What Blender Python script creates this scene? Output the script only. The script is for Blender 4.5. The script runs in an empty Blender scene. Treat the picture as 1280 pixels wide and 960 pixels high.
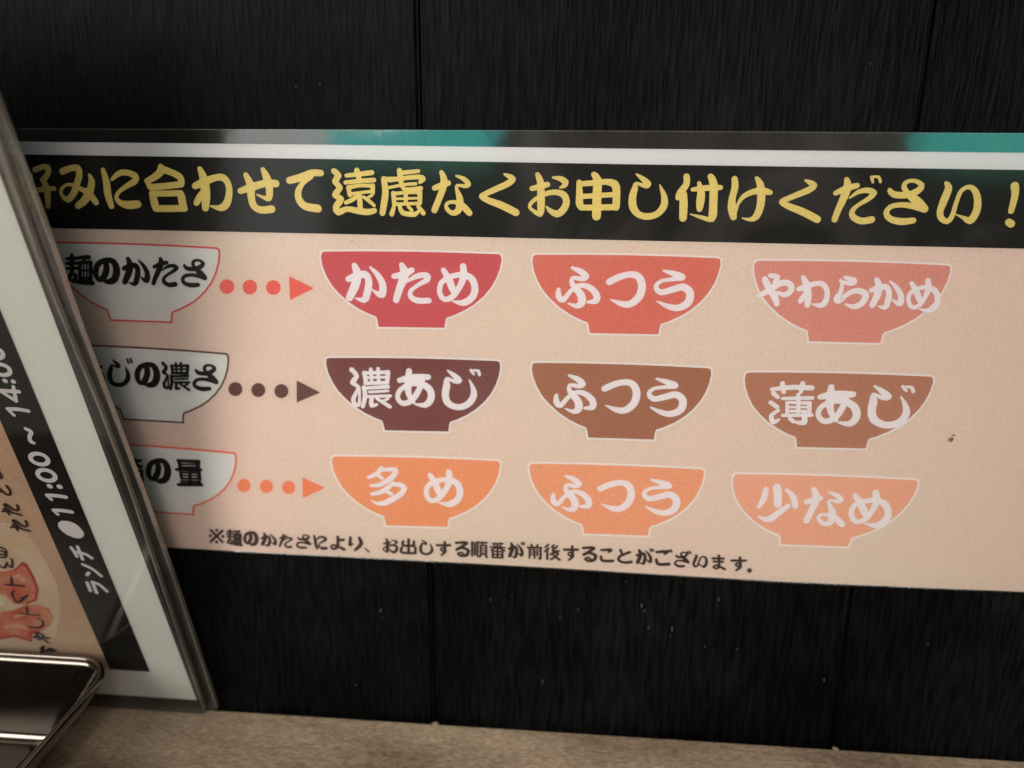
import bpy, bmesh, math, random
from mathutils import Vector, Matrix
random.seed(7)
sc = bpy.context.scene
C = sc.collection

# ------------------------------------------------------------------ camera
F = 1050.27                                   # focal length in 1280-px units
CAM = Vector((0.08563, -0.26998, 0.03840))
R = Matrix(((0.9965018, -0.03119852, 0.0775295),
            (0.0832513, 0.28947212, -0.95355918),
            (0.007307, 0.95667787, 0.29105681)))
cd = bpy.data.cameras.new('camera'); cam = bpy.data.objects.new('camera', cd); C.objects.link(cam)
cam.matrix_world = Matrix.Translation(CAM) @ R.to_4x4()
cd.sensor_width = 36; cd.lens = 36*F/1280
cd.clip_start = 0.01; cd.clip_end = 20
cd.dof.use_dof = True; cd.dof.focus_distance = 0.262; cd.dof.aperture_fstop = 7.0
sc.camera = cam

# ------------------------------------------------------------------ light: the dim warm room, plus added fill and reflection lamps
w = bpy.data.worlds.new('World'); sc.world = w; w.use_nodes = True
bg = w.node_tree.nodes['Background']
bg.inputs[0].default_value = (1.0, 0.86, 0.74, 1); bg.inputs[1].default_value = 0.11

def area(name, loc, target, sx, sy, power, col):
    l = bpy.data.lights.new(name, 'AREA'); l.shape = 'RECTANGLE'; l.size = sx; l.size_y = sy
    l.energy = power; l.color = col
    o = bpy.data.objects.new(name, l); C.objects.link(o); o.location = loc
    o.rotation_euler = (Vector(target)-Vector(loc)).to_track_quat('-Z', 'Y').to_euler()
    return o
def spot(name, loc, target, size, power, radius, col, blend=1.0):
    l = bpy.data.lights.new(name, 'SPOT'); l.energy = power; l.color = col; l.spot_size = math.radians(size)
    l.spot_blend = blend; l.shadow_soft_size = radius
    o = bpy.data.objects.new(name, l); C.objects.link(o); o.location = loc
    o.rotation_euler = (Vector(target)-Vector(loc)).to_track_quat('-Z', 'Y').to_euler()
spot('counter_downlight', (0.22, -0.78, 0.50), (0.05, 0.0, -0.19), 29, 8.0, 0.05, (1.0, 0.95, 0.90))
area('left_room_lamp', (-0.75, -1.00, 0.55), (-0.08, 0, -0.1), 1.30, 0.50, 23.0, (1.0, 0.94, 0.88))
area('right_fill_lamp', (0.45, -1.15, 0.60), (0.1, 0, -0.12), 0.60, 0.35, 4.8, (1.0, 0.93, 0.90))  # added frontal fill to lift the sign, not a known lamp of the room
area('teal_reflection_lamp', (-0.175, -1.0, 0.17), (-0.175, 0, 0.17), 0.26, 0.12, 0.15, (0.010, 0.72, 0.74))  # this and the next three are added, mirrored as teal patches in the laminate
area('low_teal_reflection_lamp', (-0.175, -1.0, 0.04), (-0.175, 0, 0.04), 0.26, 0.12, 0.22, (0.10, 0.80, 0.55))
area('right_teal_reflection_lamp', (0.70, -1.0, 0.17), (0.70, 0, 0.17), 0.30, 0.12, 0.17, (0.010, 0.74, 0.66))
area('low_right_teal_reflection_lamp', (0.70, -1.0, 0.04), (0.70, 0, 0.04), 0.30, 0.12, 0.17, (0.10, 0.80, 0.55))
area('grey_reflection_lamp', (-0.378, -1.0, 0.10), (-0.378, 0, 0.10), 0.144, 0.50, 0.26, (0.90, 0.92, 0.90))  # added lamp, there only to be mirrored as a grey patch in the film
sc.view_settings.view_transform = 'Standard'; sc.view_settings.look = 'None'
sc.view_settings.exposure = 0.0; sc.view_settings.gamma = 1.0

# ------------------------------------------------------------------ materials
def lin(c):
    return tuple(((v/255)/12.92 if v/255 <= .04045 else ((v/255+.055)/1.055)**2.4) for v in c)
def mat(name, col, rough=0.6, metal=0.0, spec=0.5, grain=0.0, gscale=1500, big=0.0, bscale=25, tint2=None):
    """plain paint / ink with fine print grain and a soft uneven tone"""
    m = bpy.data.materials.new(name); m.use_nodes = True
    nt = m.node_tree; b = nt.nodes['Principled BSDF']
    b.inputs['Roughness'].default_value = rough; b.inputs['Metallic'].default_value = metal
    b.inputs['Specular IOR Level'].default_value = spec
    col = (*col, 1)
    b.inputs['Base Color'].default_value = col
    if grain or big:
        tc = nt.nodes.new('ShaderNodeTexCoord')
        cur = None
        rgb = nt.nodes.new('ShaderNodeRGB'); rgb.outputs[0].default_value = col
        cur = rgb.outputs[0]
        for amt, scl, two in ((big, bscale, tint2), (grain, gscale, None)):
            if not amt: continue
            n = nt.nodes.new('ShaderNodeTexNoise'); n.inputs['Scale'].default_value = scl
            n.inputs['Detail'].default_value = 3
            nt.links.new(tc.outputs['Object'], n.inputs['Vector'])
            if two:
                mr = nt.nodes.new('ShaderNodeMapRange'); mr.inputs[1].default_value = .35; mr.inputs[2].default_value = .65
                mr.inputs[3].default_value = 0; mr.inputs[4].default_value = amt
                nt.links.new(n.outputs[0], mr.inputs[0])
                mx = nt.nodes.new('ShaderNodeMix'); mx.data_type = 'RGBA'
                nt.links.new(mr.outputs[0], mx.inputs[0]); nt.links.new(cur, mx.inputs[6])
                mx.inputs[7].default_value = (*two, 1); cur = mx.outputs[2]
            else:
                hs = nt.nodes.new('ShaderNodeHueSaturation')
                mr = nt.nodes.new('ShaderNodeMapRange'); mr.inputs[1].default_value = .3; mr.inputs[2].default_value = .7
                mr.inputs[3].default_value = 1-amt; mr.inputs[4].default_value = 1+amt
                nt.links.new(n.outputs[0], mr.inputs[0]); nt.links.new(mr.outputs[0], hs.inputs['Value'])
                mr2 = nt.nodes.new('ShaderNodeMapRange'); mr2.inputs[1].default_value = .3; mr2.inputs[2].default_value = .7
                mr2.inputs[3].default_value = .5-amt*.10; mr2.inputs[4].default_value = .5+amt*.10
                sp = nt.nodes.new('ShaderNodeSeparateColor'); nt.links.new(n.outputs[1], sp.inputs[0])
                nt.links.new(sp.outputs[1], mr2.inputs[0]); nt.links.new(mr2.outputs[0], hs.inputs['Hue'])
                nt.links.new(cur, hs.inputs['Color']); cur = hs.outputs[0]
        nt.links.new(cur, b.inputs['Base Color'])
    return m
def ink(name, rgb, k=1.0, **kw):
    kw.setdefault('grain', .10)
    return mat(name, tuple(min(.85, v*k) for v in lin(rgb)), rough=.55, spec=.25, **kw)

def film_mat(name, haze=0.0, rough=0.05, tint=(1, 1, 1), strength=1.0, hazecol=(.8, .76, .7), bump=.10, smear=False):
    """clear plastic laminate: see-through with a Fresnel sheen and a little milkiness"""
    m = bpy.data.materials.new(name); m.use_nodes = True; nt = m.node_tree
    for n in list(nt.nodes): nt.nodes.remove(n)
    out = nt.nodes.new('ShaderNodeOutputMaterial')
    tr = nt.nodes.new('ShaderNodeBsdfTransparent'); tr.inputs[0].default_value = (*tint, 1)
    gl = nt.nodes.new('ShaderNodeBsdfGlossy'); gl.inputs['Roughness'].default_value = rough
    df = nt.nodes.new('ShaderNodeBsdfDiffuse'); df.inputs[0].default_value = (*hazecol, 1)
    fr = nt.nodes.new('ShaderNodeFresnel'); fr.inputs[0].default_value = 1.5
    tc = nt.nodes.new('ShaderNodeTexCoord')
    no = nt.nodes.new('ShaderNodeTexNoise'); no.inputs['Scale'].default_value = 38; no.inputs['Detail'].default_value = 2
    bp = nt.nodes.new('ShaderNodeBump'); bp.inputs['Strength'].default_value = bump; bp.inputs['Distance'].default_value = .0008
    nt.links.new(tc.outputs['Object'], no.inputs['Vector']); nt.links.new(no.outputs[0], bp.inputs['Height'])
    nt.links.new(bp.outputs[0], gl.inputs['Normal']); nt.links.new(bp.outputs[0], fr.inputs['Normal'])
    ml = nt.nodes.new('ShaderNodeMath'); ml.operation = 'MULTIPLY'; ml.inputs[1].default_value = strength; ml.use_clamp = True
    nt.links.new(fr.outputs[0], ml.inputs[0])
    m1 = nt.nodes.new('ShaderNodeMixShader')
    sm = nt.nodes.new('ShaderNodeTexNoise'); sm.inputs['Scale'].default_value = 60; sm.inputs['Detail'].default_value = 6
    nt.links.new(tc.outputs['Object'], sm.inputs['Vector'])
    mh = nt.nodes.new('ShaderNodeMapRange'); mh.inputs[1].default_value = .35; mh.inputs[2].default_value = .7
    mh.inputs[3].default_value = haze*(.04 if smear else .6); mh.inputs[4].default_value = haze*1.4
    if smear: sm.inputs['Scale'].default_value = 22; sm.inputs['Distortion'].default_value = 1.2; mh.inputs[1].default_value = .52; mh.inputs[2].default_value = .78
    nt.links.new(sm.outputs[0], mh.inputs[0]); nt.links.new(mh.outputs[0], m1.inputs[0])
    nt.links.new(tr.outputs[0], m1.inputs[1]); nt.links.new(df.outputs[0], m1.inputs[2])
    m2 = nt.nodes.new('ShaderNodeMixShader'); nt.links.new(ml.outputs[0], m2.inputs[0])
    nt.links.new(m1.outputs[0], m2.inputs[1]); nt.links.new(gl.outputs[0], m2.inputs[2])
    nt.links.new(m2.outputs[0], out.inputs[0])
    return m

def wood_black():
    m = bpy.data.materials.new('black_stained_wood'); m.use_nodes = True; nt = m.node_tree
    b = nt.nodes['Principled BSDF']; b.inputs['Roughness'].default_value = .55; b.inputs['Specular IOR Level'].default_value = .07
    tc = nt.nodes.new('ShaderNodeTexCoord')
    oi = nt.nodes.new('ShaderNodeObjectInfo')
    ad = nt.nodes.new('ShaderNodeVectorMath'); ad.operation = 'ADD'
    nt.links.new(tc.outputs['Object'], ad.inputs[0]); nt.links.new(oi.outputs['Location'], ad.inputs[1])
    mp = nt.nodes.new('ShaderNodeMapping'); mp.inputs['Scale'].default_value = (1, 1, .10)
    nt.links.new(ad.outputs[0], mp.inputs[0])
    n = nt.nodes.new('ShaderNodeTexNoise'); n.inputs['Scale'].default_value = 800; n.inputs['Detail'].default_value = 6
    nt.links.new(mp.outputs[0], n.inputs['Vector'])
    n2 = nt.nodes.new('ShaderNodeTexNoise'); n2.inputs['Scale'].default_value = 14; n2.inputs['Detail'].default_value = 4
    nt.links.new(ad.outputs[0], n2.inputs['Vector'])
    mul = nt.nodes.new('ShaderNodeMath'); mul.operation = 'MULTIPLY'
    nt.links.new(n.outputs[0], mul.inputs[0]); nt.links.new(n2.outputs[0], mul.inputs[1])
    cr = nt.nodes.new('ShaderNodeValToRGB')
    cr.color_ramp.elements[0].position = .17; cr.color_ramp.elements[0].color = (.0002, .0002, .0002, 1)
    cr.color_ramp.elements[1].position = .46; cr.color_ramp.elements[1].color = (.0072, .0073, .0074, 1)
    nt.links.new(mul.outputs[0], cr.inputs[0])
    # pale nicks and rubbed specks, stretched along the grain
    mp2 = nt.nodes.new('ShaderNodeMapping'); mp2.inputs['Scale'].default_value = (1, 1, .35)
    nt.links.new(ad.outputs[0], mp2.inputs[0])
    n3 = nt.nodes.new('ShaderNodeTexNoise'); n3.inputs['Scale'].default_value = 260; n3.inputs['Detail'].default_value = 1
    nt.links.new(mp2.outputs[0], n3.inputs['Vector'])
    mr = nt.nodes.new('ShaderNodeMapRange'); mr.inputs[1].default_value = .80; mr.inputs[2].default_value = .88
    nt.links.new(n3.outputs[0], mr.inputs[0])
    mx = nt.nodes.new('ShaderNodeMix'); mx.data_type = 'RGBA'; nt.links.new(mr.outputs[0], mx.inputs[0])
    nt.links.new(cr.outputs[0], mx.inputs[6]); mx.inputs[7].default_value = (.035, .035, .035, 1)
    nt.links.new(mx.outputs[2], b.inputs['Base Color'])
    bp = nt.nodes.new('ShaderNodeBump'); bp.inputs['Strength'].default_value = .8; bp.inputs['Distance'].default_value = .0010
    nt.links.new(n.outputs[0], bp.inputs['Height']); nt.links.new(bp.outputs[0], b.inputs['Normal'])
    return m

def counter_mat():
    m = bpy.data.materials.new('counter_woodgrain_laminate'); m.use_nodes = True; nt = m.node_tree
    b = nt.nodes['Principled BSDF']; b.inputs['Roughness'].default_value = .42; b.inputs['Specular IOR Level'].default_value = .35
    tc = nt.nodes.new('ShaderNodeTexCoord')
    mp = nt.nodes.new('ShaderNodeMapping'); mp.inputs['Scale'].default_value = (.42, 1.0, 1)
    nt.links.new(tc.outputs['Object'], mp.inputs[0])
    n = nt.nodes.new('ShaderNodeTexNoise'); n.inputs['Scale'].default_value = 330; n.inputs['Detail'].default_value = 8; n.inputs['Roughness'].default_value = .8
    n2 = nt.nodes.new('ShaderNodeTexNoise'); n2.inputs['Scale'].default_value = 45; n2.inputs['Detail'].default_value = 4
    nt.links.new(mp.outputs[0], n.inputs['Vector']); nt.links.new(mp.outputs[0], n2.inputs['Vector'])
    cr = nt.nodes.new('ShaderNodeValToRGB')
    cr.color_ramp.elements[0].position = .36; cr.color_ramp.elements[0].color = (.135, .095, .063, 1)
    cr.color_ramp.elements[1].position = .62; cr.color_ramp.elements[1].color = (.35, .265, .180, 1)
    av = nt.nodes.new('ShaderNodeMath'); av.operation = 'ADD'; hf = nt.nodes.new('ShaderNodeMath'); hf.operation = 'MULTIPLY'; hf.inputs[1].default_value = .5
    nt.links.new(n.outputs[0], av.inputs[0]); nt.links.new(n2.outputs[0], av.inputs[1]); nt.links.new(av.outputs[0], hf.inputs[0])
    nt.links.new(hf.outputs[0], cr.inputs[0])
    n3 = nt.nodes.new('ShaderNodeTexNoise'); n3.inputs['Scale'].default_value = 900; n3.inputs['Detail'].default_value = 3
    nt.links.new(mp.outputs[0], n3.inputs['Vector'])
    m3 = nt.nodes.new('ShaderNodeMapRange'); m3.inputs[1].default_value = .35; m3.inputs[2].default_value = .65
    m3.inputs[3].default_value = .76; m3.inputs[4].default_value = 1.22
    nt.links.new(n3.outputs[0], m3.inputs[0])
    hv = nt.nodes.new('ShaderNodeHueSaturation'); nt.links.new(m3.outputs[0], hv.inputs['Value']); nt.links.new(cr.outputs[0], hv.inputs['Color'])
    nt.links.new(hv.outputs[0], b.inputs['Base Color'])
    bp = nt.nodes.new('ShaderNodeBump'); bp.inputs['Strength'].default_value = .12; bp.inputs['Distance'].default_value = .0003
    nt.links.new(n.outputs[0], bp.inputs['Height']); nt.links.new(bp.outputs[0], b.inputs['Normal'])
    return m

K = 1.0
M = {}
M['black_wood'] = wood_black()
M['counter'] = counter_mat()
M['gap'] = mat('dark_gap', (.003, .003, .003), .9)
M['crumb'] = mat('dried_crumb', (.20, .16, .10), .9, grain=.2)
M['speck'] = mat('brown_speck', (.16, .08, .04), .7)
M['smudge'] = mat('pale_smudge', (.62, .45, .36), .7)
M['film'] = film_mat('clear_laminate_film', haze=.022, rough=.10, strength=1.0, smear=True)
M['film_margin'] = film_mat('clear_laminate_margin', haze=.012, rough=.07, strength=4.0, bump=.28)
M['card_film'] = film_mat('card_laminate_film', haze=.004, rough=.07, strength=.8)
M['card_margin'] = film_mat('card_laminate_margin', haze=.06, rough=.12, strength=1.8, hazecol=(.55, .50, .44))
M['film_edge'] = film_mat('laminate_cut_edge', haze=.16, rough=.25, strength=2, hazecol=(.75, .68, .55))
M['paper_white'] = mat('white_paper_border', (.74, .72, .72), .6, spec=.3, grain=.05)
M['paper_pink'] = mat('cream_pink_print', (.745, .625, .505), .6, spec=.3, grain=.07, big=.9, bscale=7, tint2=(.79, .59, .505))
M['band'] = mat('black_print', (.009, .0075, .0065), .6, spec=.2, grain=.3)
M['yellow'] = mat('yellow_print', (.82, .64, .20), .55, spec=.25, grain=.10)
M['white_ink'] = ink('white_print', (238, 228, 230), grain=.05)
M['outline'] = ink('white_outline_print', (246, 230, 226), grain=.03)
M['label_white'] = ink('label_white_print', (226, 222, 218), grain=.05)
M['black_ink'] = mat('black_ink', (.012, .010, .008), .6, spec=.3)
M['note_ink'] = mat('dark_brown_ink', (.045, .020, .016), .6, spec=.3)
def bc(rgb, k): return tuple(min(.84, a*b) for a, b in zip(lin(rgb), k))
bowlcols = {(0, 0): (222, 76, 88), (0, 1): (236, 106, 90), (0, 2): (233, 114, 100),
            (1, 0): (104, 58, 54), (1, 1): (158, 92, 66), (1, 2): (172, 104, 80),
            (2, 0): (250, 140, 86), (2, 1): (250, 140, 92), (2, 2): (246, 142, 100)}
bowlk = {(0, 0): (.85, 1.5, 1.25), (0, 1): (.84, 1.32, 1.38), (0, 2): (.88, 1.80, 1.9), (1, 0): (1.55, 1.6, 1.65), (1, 1): (1.2, 1.6, 1.85),
         (1, 2): (1.2, 1.6, 1.75), (2, 0): (1.15, 1.3, 1.8), (2, 1): (1.2, 1.45, 2.0), (2, 2): (1.2, 1.6, 2.3)}
for k, v in bowlcols.items(): M[k] = mat('bowl_print_%s' % 'abcdefghi'[k[0]*3+k[1]], bc(v, bowlk[k]), .55, spec=.25, grain=.10)
M['red_line'] = ink('red_print', (222, 80, 84)); M['brown_line'] = ink('brown_print', (98, 56, 52)); M['orange_line'] = ink('orange_line_print', (240, 110, 78))
M['red_mark'] = ink('red_mark_print', (232, 108, 98)); M['brown_mark'] = ink('brown_mark_print', (100, 62, 54)); M['orange_mark'] = ink('orange_mark_print', (248, 138, 98))
M['card_paper'] = mat('white_card_paper', (.87, .85, .80), .6, spec=.3, grain=.04)
M['card_peach'] = mat('peach_print', (.70, .47, .33), .6, spec=.3, grain=.12, big=.8, bscale=30, tint2=(.62, .38, .25))
M['taupe'] = mat('taupe_card_back', (.13, .105, .085), .6, grain=.1)
M['tomato'] = mat('tomato_print', (.66, .12, .075), .6, spec=.3, grain=.15, big=.9, bscale=130, tint2=(.74, .34, .20))
M['plate'] = mat('plate_print', (.78, .60, .42), .6, spec=.3, grain=.08, big=.7, bscale=70, tint2=(.70, .46, .32))
M['cheese'] = mat('cream_print', (.84, .70, .46), .6, spec=.3, grain=.08)

def steel(name='polished_stainless_steel', r0=.10, r1=.2):
    m = bpy.data.materials.new(name); m.use_nodes = True; nt = m.node_tree
    b = nt.nodes['Principled BSDF']; b.inputs['Metallic'].default_value = 1
    b.inputs['Base Color'].default_value = (.15, .132, .115, 1); b.inputs['Roughness'].default_value = .2
    tc = nt.nodes.new('ShaderNodeTexCoord'); n = nt.nodes.new('ShaderNodeTexNoise')
    n.inputs['Scale'].default_value = 90; n.inputs['Detail'].default_value = 6
    nt.links.new(tc.outputs['Object'], n.inputs['Vector'])
    mr = nt.nodes.new('ShaderNodeMapRange'); mr.inputs[3].default_value = r0; mr.inputs[4].default_value = r1
    nt.links.new(n.outputs[0], mr.inputs[0]); nt.links.new(mr.outputs[0], b.inputs['Roughness'])
    return m
M['steel'] = steel(); M['steel_floor'] = steel('brushed_stainless_steel', .38, .55)

# ------------------------------------------------------------------ helpers
def link(name, me, m, parent=None):
    if m is not None and not isinstance(m, (list, tuple)): me.materials.append(m)
    elif m: [me.materials.append(x) for x in m]
    o = bpy.data.objects.new(name, me); C.objects.link(o)
    if parent is not None: o.parent = parent
    return o
def obj(name, bm, m, parent=None, smooth=False):
    me = bpy.data.meshes.new(name); bm.to_mesh(me); bm.free()
    if smooth:
        for p in me.polygons: p.use_smooth = True
    return link(name, me, m, parent)
def empty(name, loc, label, cat, group=None):
    o = bpy.data.objects.new(name, None); C.objects.link(o); o.empty_display_size = .02
    o.location = loc; o['label'] = label; o['category'] = cat
    if group: o['group'] = group
    return o
def box(bm, x0, x1, y0, y1, z0, z1):
    vs = [bm.verts.new(p) for p in ((x0,y0,z0),(x1,y0,z0),(x1,y1,z0),(x0,y1,z0),(x0,y0,z1),(x1,y0,z1),(x1,y1,z1),(x0,y1,z1))]
    for f in ((0,3,2,1),(4,5,6,7),(0,1,5,4),(1,2,6,5),(2,3,7,6),(3,0,4,7)): bm.faces.new([vs[i] for i in f])

class Sheet:
    """a flat sheet in the place; photo coordinates of what is printed on it are turned into positions on it"""
    def __init__(s, O, U, N, root=None):
        s.O = Vector(O); s.U = Vector(U).normalized(); s.N = Vector(N).normalized(); s.V = s.N.cross(s.U).normalized()
    def uv(s, p):
        d = R @ Vector(((p[0]-640)/F, -(p[1]-480)/F, -1))
        t = (s.O-CAM).dot(s.N)/d.dot(s.N)
        q = CAM+d*t-s.O
        return (q.dot(s.U), q.dot(s.V))
    def at(s, u, v, h): return s.O+s.U*u+s.V*v+s.N*h
    def poly(s, pts, h, px=True):           # filled outline at height h
        bm = bmesh.new()
        vs = [bm.verts.new(s.at(*(s.uv(p) if px else p), h)) for p in pts]
        f = bm.faces.new(vs); f.normal_update()
        if f.normal.dot(s.N) < 0: f.normal_flip()
        return bm
    def slab(s, pts, h0, h1, px=True):
        bm = s.poly(pts, h0, px)
        r = bmesh.ops.extrude_face_region(bm, geom=bm.faces[:])
        bmesh.ops.translate(bm, verts=[e for e in r['geom'] if isinstance(e, bmesh.types.BMVert)], vec=s.N*(h1-h0))
        bmesh.ops.recalc_face_normals(bm, faces=bm.faces[:])
        return bm

def catmull(P, step=6.0):
    if len(P) == 2:
        a, b = P; n = max(2, int(math.dist(a[:2], b[:2])/step))
        return [tuple(a[k]+(b[k]-a[k])*i/n for k in range(3)) for i in range(n+1)]
    out = []; Q = [P[0]]+list(P)+[P[-1]]
    for i in range(1, len(Q)-2):
        p0, p1, p2, p3 = Q[i-1:i+3]
        n = max(2, int(math.dist(p1[:2], p2[:2])/step))
        for j in range(n):
            t = j/n
            out.append(tuple(.5*((2*p1[k])+(-p0[k]+p2[k])*t+(2*p0[k]-5*p1[k]+4*p2[k]-p3[k])*t*t+(-p0[k]+3*p1[k]-3*p2[k]+p3[k])*t**3) for k in range(3)))
    out.append(tuple(P[-1])); return out

def stroke(bm, sheet, pts, h, seg=10):
    """a brush stroke: pts in photo px with width; discs joined by quads, each a hair above the last"""
    L = []
    for (x, y, wd) in pts:
        u, v = sheet.uv((x, y)); u2, v2 = sheet.uv((x+1, y)); u3, v3 = sheet.uv((x, y+1))
        L.append((u, v, max(.25, wd)/2*.5*(math.hypot(u2-u, v2-v)+math.hypot(u3-u, v3-v))))
    for i, (u, v, r) in enumerate(L):
        hh = h+i*8e-7
        vs = [bm.verts.new(sheet.at(u+r*math.cos(a), v+r*math.sin(a), hh)) for a in [2*math.pi*k/seg for k in range(seg)]]
        bm.faces.new(vs)
        if i:
            u0, v0, r0 = L[i-1]; dx, dy = u-u0, v-v0; d = math.hypot(dx, dy) or 1e-9
            nx, ny = -dy/d, dx/d; hh -= 4e-7
            q = [sheet.at(u0+nx*r0, v0+ny*r0, hh), sheet.at(u0-nx*r0, v0-ny*r0, hh), sheet.at(u-nx*r, v-ny*r, hh), sheet.at(u+nx*r, v+ny*r, hh)]
            bm.faces.new([bm.verts.new(p) for p in q])
def fix(bm, N):
    for f in bm.faces:
        f.normal_update()
        if f.normal.dot(N) < 0: f.normal_flip()

# glyphs: crop origin x, y (photo px), crop scale, strokes of (x, y, width) in crop px
G = {}
def g(ch, ox, oy, s, strokes): G[ch] = [[(ox+x/s, oy+y/s, w_/s) for x, y, w_ in st] for st in strokes]
g('好',20,195,8,[[(190,140,50),(260,110,50),(320,115,55),(320,180,50),(270,240,55)],[(270,240,50),(300,300,60),(320,400,60),(320,500,50)],[(180,350,40),(280,330,50),(385,325,40)],
 [(90,130,45),(80,250,45),(40,360,40),(130,470,45)],[(150,180,40),(120,330,45),(20,470,40)],[(0,250,40),(150,215,50)]])
g('み',20,195,8,[[(465,155,60),(540,125,55),(620,120,60),(635,190,60),(610,280,60),(580,370,60),(520,435,55),(465,400,35),(452,340,30),(500,290,28),(570,290,35),(650,330,45),(730,370,60),(800,460,60)],[(735,190,30),(760,250,60),(740,350,70),(690,440,70),(620,500,55)]])
g('に',20,195,8,[[(872,140,45),(905,260,65),(920,380,70),(955,500,55)],[(960,235,30),(1030,175,50),(1110,165,55),(1195,200,62),(1190,250,60),(1110,300,45),(1030,360,35),(1005,420,40),(1050,470,55),(1130,490,75),(1220,480,70)]])
g('合',170,195,8,[[(250,110,60),(245,160,70),(180,215,60),(110,250,50)],[(260,130,70),(360,165,60),(440,210,65),(460,265,55)],[(150,312,60),(300,300,58),(455,282,58)],[(115,250,45),(140,305,55)],[(160,375,55),(300,375,55),(450,370,55)],[(170,390,70),(185,460,75),(200,520,70)],[(455,390,70),(465,460,75),(485,520,62)],[(200,525,62),(350,525,62),(488,522,62)]])
g('わ',170,195,8,[[(640,130,50),(670,200,75),(690,300,90),(700,400,85),(695,520,65)],[(590,300,60),(680,260,70),(800,215,60),(880,220,65),(930,300,60),(930,400,65),(905,480,72),(850,520,60),(745,500,15)],[(690,350,60),(640,410,65),(605,470,55)]])
g('せ',290,200,8,[[(85,310,55),(200,270,70),(330,235,65),(440,235,70)],[(140,150,50),(185,250,75),(195,380,70),(220,460,65),(290,500,65),(400,490,70)],[(310,95,45),(350,180,75),(375,280,70),(370,380,60),(320,375,35),(250,345,15)]])
g('て',290,200,8,[[(575,205,65),(700,170,70),(800,130,65),(890,130,60)],[(790,165,50),(710,230,45),(665,310,60),(670,390,65),(730,460,70),(860,485,75)]])
g('遠',400,205,8,[[(140,70,55),(185,115,60),(150,175,55),(200,235,55),(150,310,55),(210,350,60),(160,430,60),(185,482,60),(270,450,50),(380,468,60),(480,480,58),(545,465,50)],[(265,115,38),(400,100,45),(520,85,48)],[(255,185,38),(400,170,42),(540,160,45)],[(370,65,55),(395,160,50)],[(285,235,42),(400,215,32),(520,218,38)],[(285,235,42),(300,310,42)],[(530,215,42),(528,290,42)],[(300,300,30),(520,272,30)],[(370,320,42),(320,360,40),(260,385,38)],[(395,310,50),(405,430,50)],[(440,330,30),(500,375,36),(545,415,30)],[(525,310,26),(470,345,28)]])
g('慮',400,205,8,[[(640,155,50),(780,145,35)],[(640,150,55),(655,280,62),(640,400,62),(625,490,55)],[(795,65,50),(810,170,55)],[(800,90,42),(985,70,36)],[(700,165,36),(850,140,40),(1000,130,45),(1035,150,45),(1000,180,36)],[(690,235,28),(850,205,30),(960,197,30)],[(810,170,42),(840,250,36),(1010,242,42)],[(730,298,36),(860,285,32),(990,280,38)],[(735,290,42),(745,400,42)],[(1000,280,48),(1000,390,42)],[(860,290,42),(860,390,36)],[(740,348,24),(1000,340,24)],[(740,402,34),(1000,392,30)],[(740,430,36),(720,500,48)],[(800,425,38),(830,488,46),(950,502,46),(985,470,26)],[(885,425,30),(920,462,32)],[(985,425,38),(1035,490,46)]])
g('な',530,205,8,[[(175,85,45),(200,150,65),(190,240,65),(150,350,60),(105,460,60)],[(105,240,50),(190,210,60),(245,190,50)],[(325,118,22),(400,150,45),(445,200,50),(410,222,38),(330,212,25),(330,260,35),(355,330,60),(360,400,70),(340,470,60),(280,490,45),(225,440,38),(235,390,32),(310,380,38),(380,410,55),(420,450,62),(455,490,58)]])
g('く',530,205,8,[[(805,102,22),(855,125,48),(890,152,55),(840,195,60),(720,250,55),(610,300,50),(575,325,48),(640,362,58),(780,415,68),(920,485,68)]])
g('お',650,205,8,[[(175,105,45),(205,180,68),(210,300,70),(210,420,72),(200,500,55),(130,465,32),(95,425,32),(130,370,38),(250,300,45),(360,282,52),(440,310,62),(465,380,65),(430,460,68),(370,500,64),(300,465,45),(265,425,15)],[(120,245,48),(200,225,52),(275,205,52)],[(330,135,22),(400,145,48),(455,180,60),(440,218,45),(400,235,18)]])
g('申',650,205,8,[[(590,180,48),(595,300,65),(595,400,70),(620,435,55)],[(590,200,50),(720,190,52),(860,178,55),(945,200,75),(965,270,72),(960,430,70)],[(610,325,48),(940,305,48)],[(610,435,55),(760,435,55),(960,430,58)],[(740,105,55),(775,160,78),(770,300,84),(765,520,84)]])
g('し',770,205,8,[[(205,102,18),(270,150,48),(320,200,62),(290,220,42),(200,192,28),(190,240,58),(165,330,70),(170,430,75),(220,500,62),(310,525,62),(410,500,62),(478,420,68),(483,330,58),(458,260,35),(438,210,12)]])
g('付',770,205,8,[[(705,125,60),(705,200,62),(640,290,66),(622,335,56)],[(675,300,66),(675,400,78),(670,540,72)],[(765,255,38),(900,240,56),(1045,235,48)],[(830,190,38),(850,280,70),(842,380,78),(835,450,56)],[(945,125,58),(975,200,78),(972,400,76),(965,520,78),(940,555,48),(850,532,36),(740,500,10)]])
g('け',900,205,8,[[(145,150,60),(150,230,65),(120,350,65),(120,450,80),(135,530,62)],[(150,510,25),(180,400,30),(240,320,46),(340,275,56),(430,270,70),(502,285,48)],[(365,140,35),(400,200,66),(412,320,76),(400,430,72),(360,525,66),(300,555,38),(220,540,10)]])
g('た',1030,205,8,[[(225,155,48),(235,230,78),(190,350,72),(140,460,62),(105,555,58)],[(115,290,48),(220,245,62),(330,215,52)],[(255,340,18),(340,280,42),(430,262,52),(500,290,56),(440,350,48),(340,410,38),(280,470,48),(290,530,58),(370,570,62),(475,555,66)]])
DK = [[(475,130,30),(487,180,26)],[(490,128,24),(545,130,28),(562,178,28)]]
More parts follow.
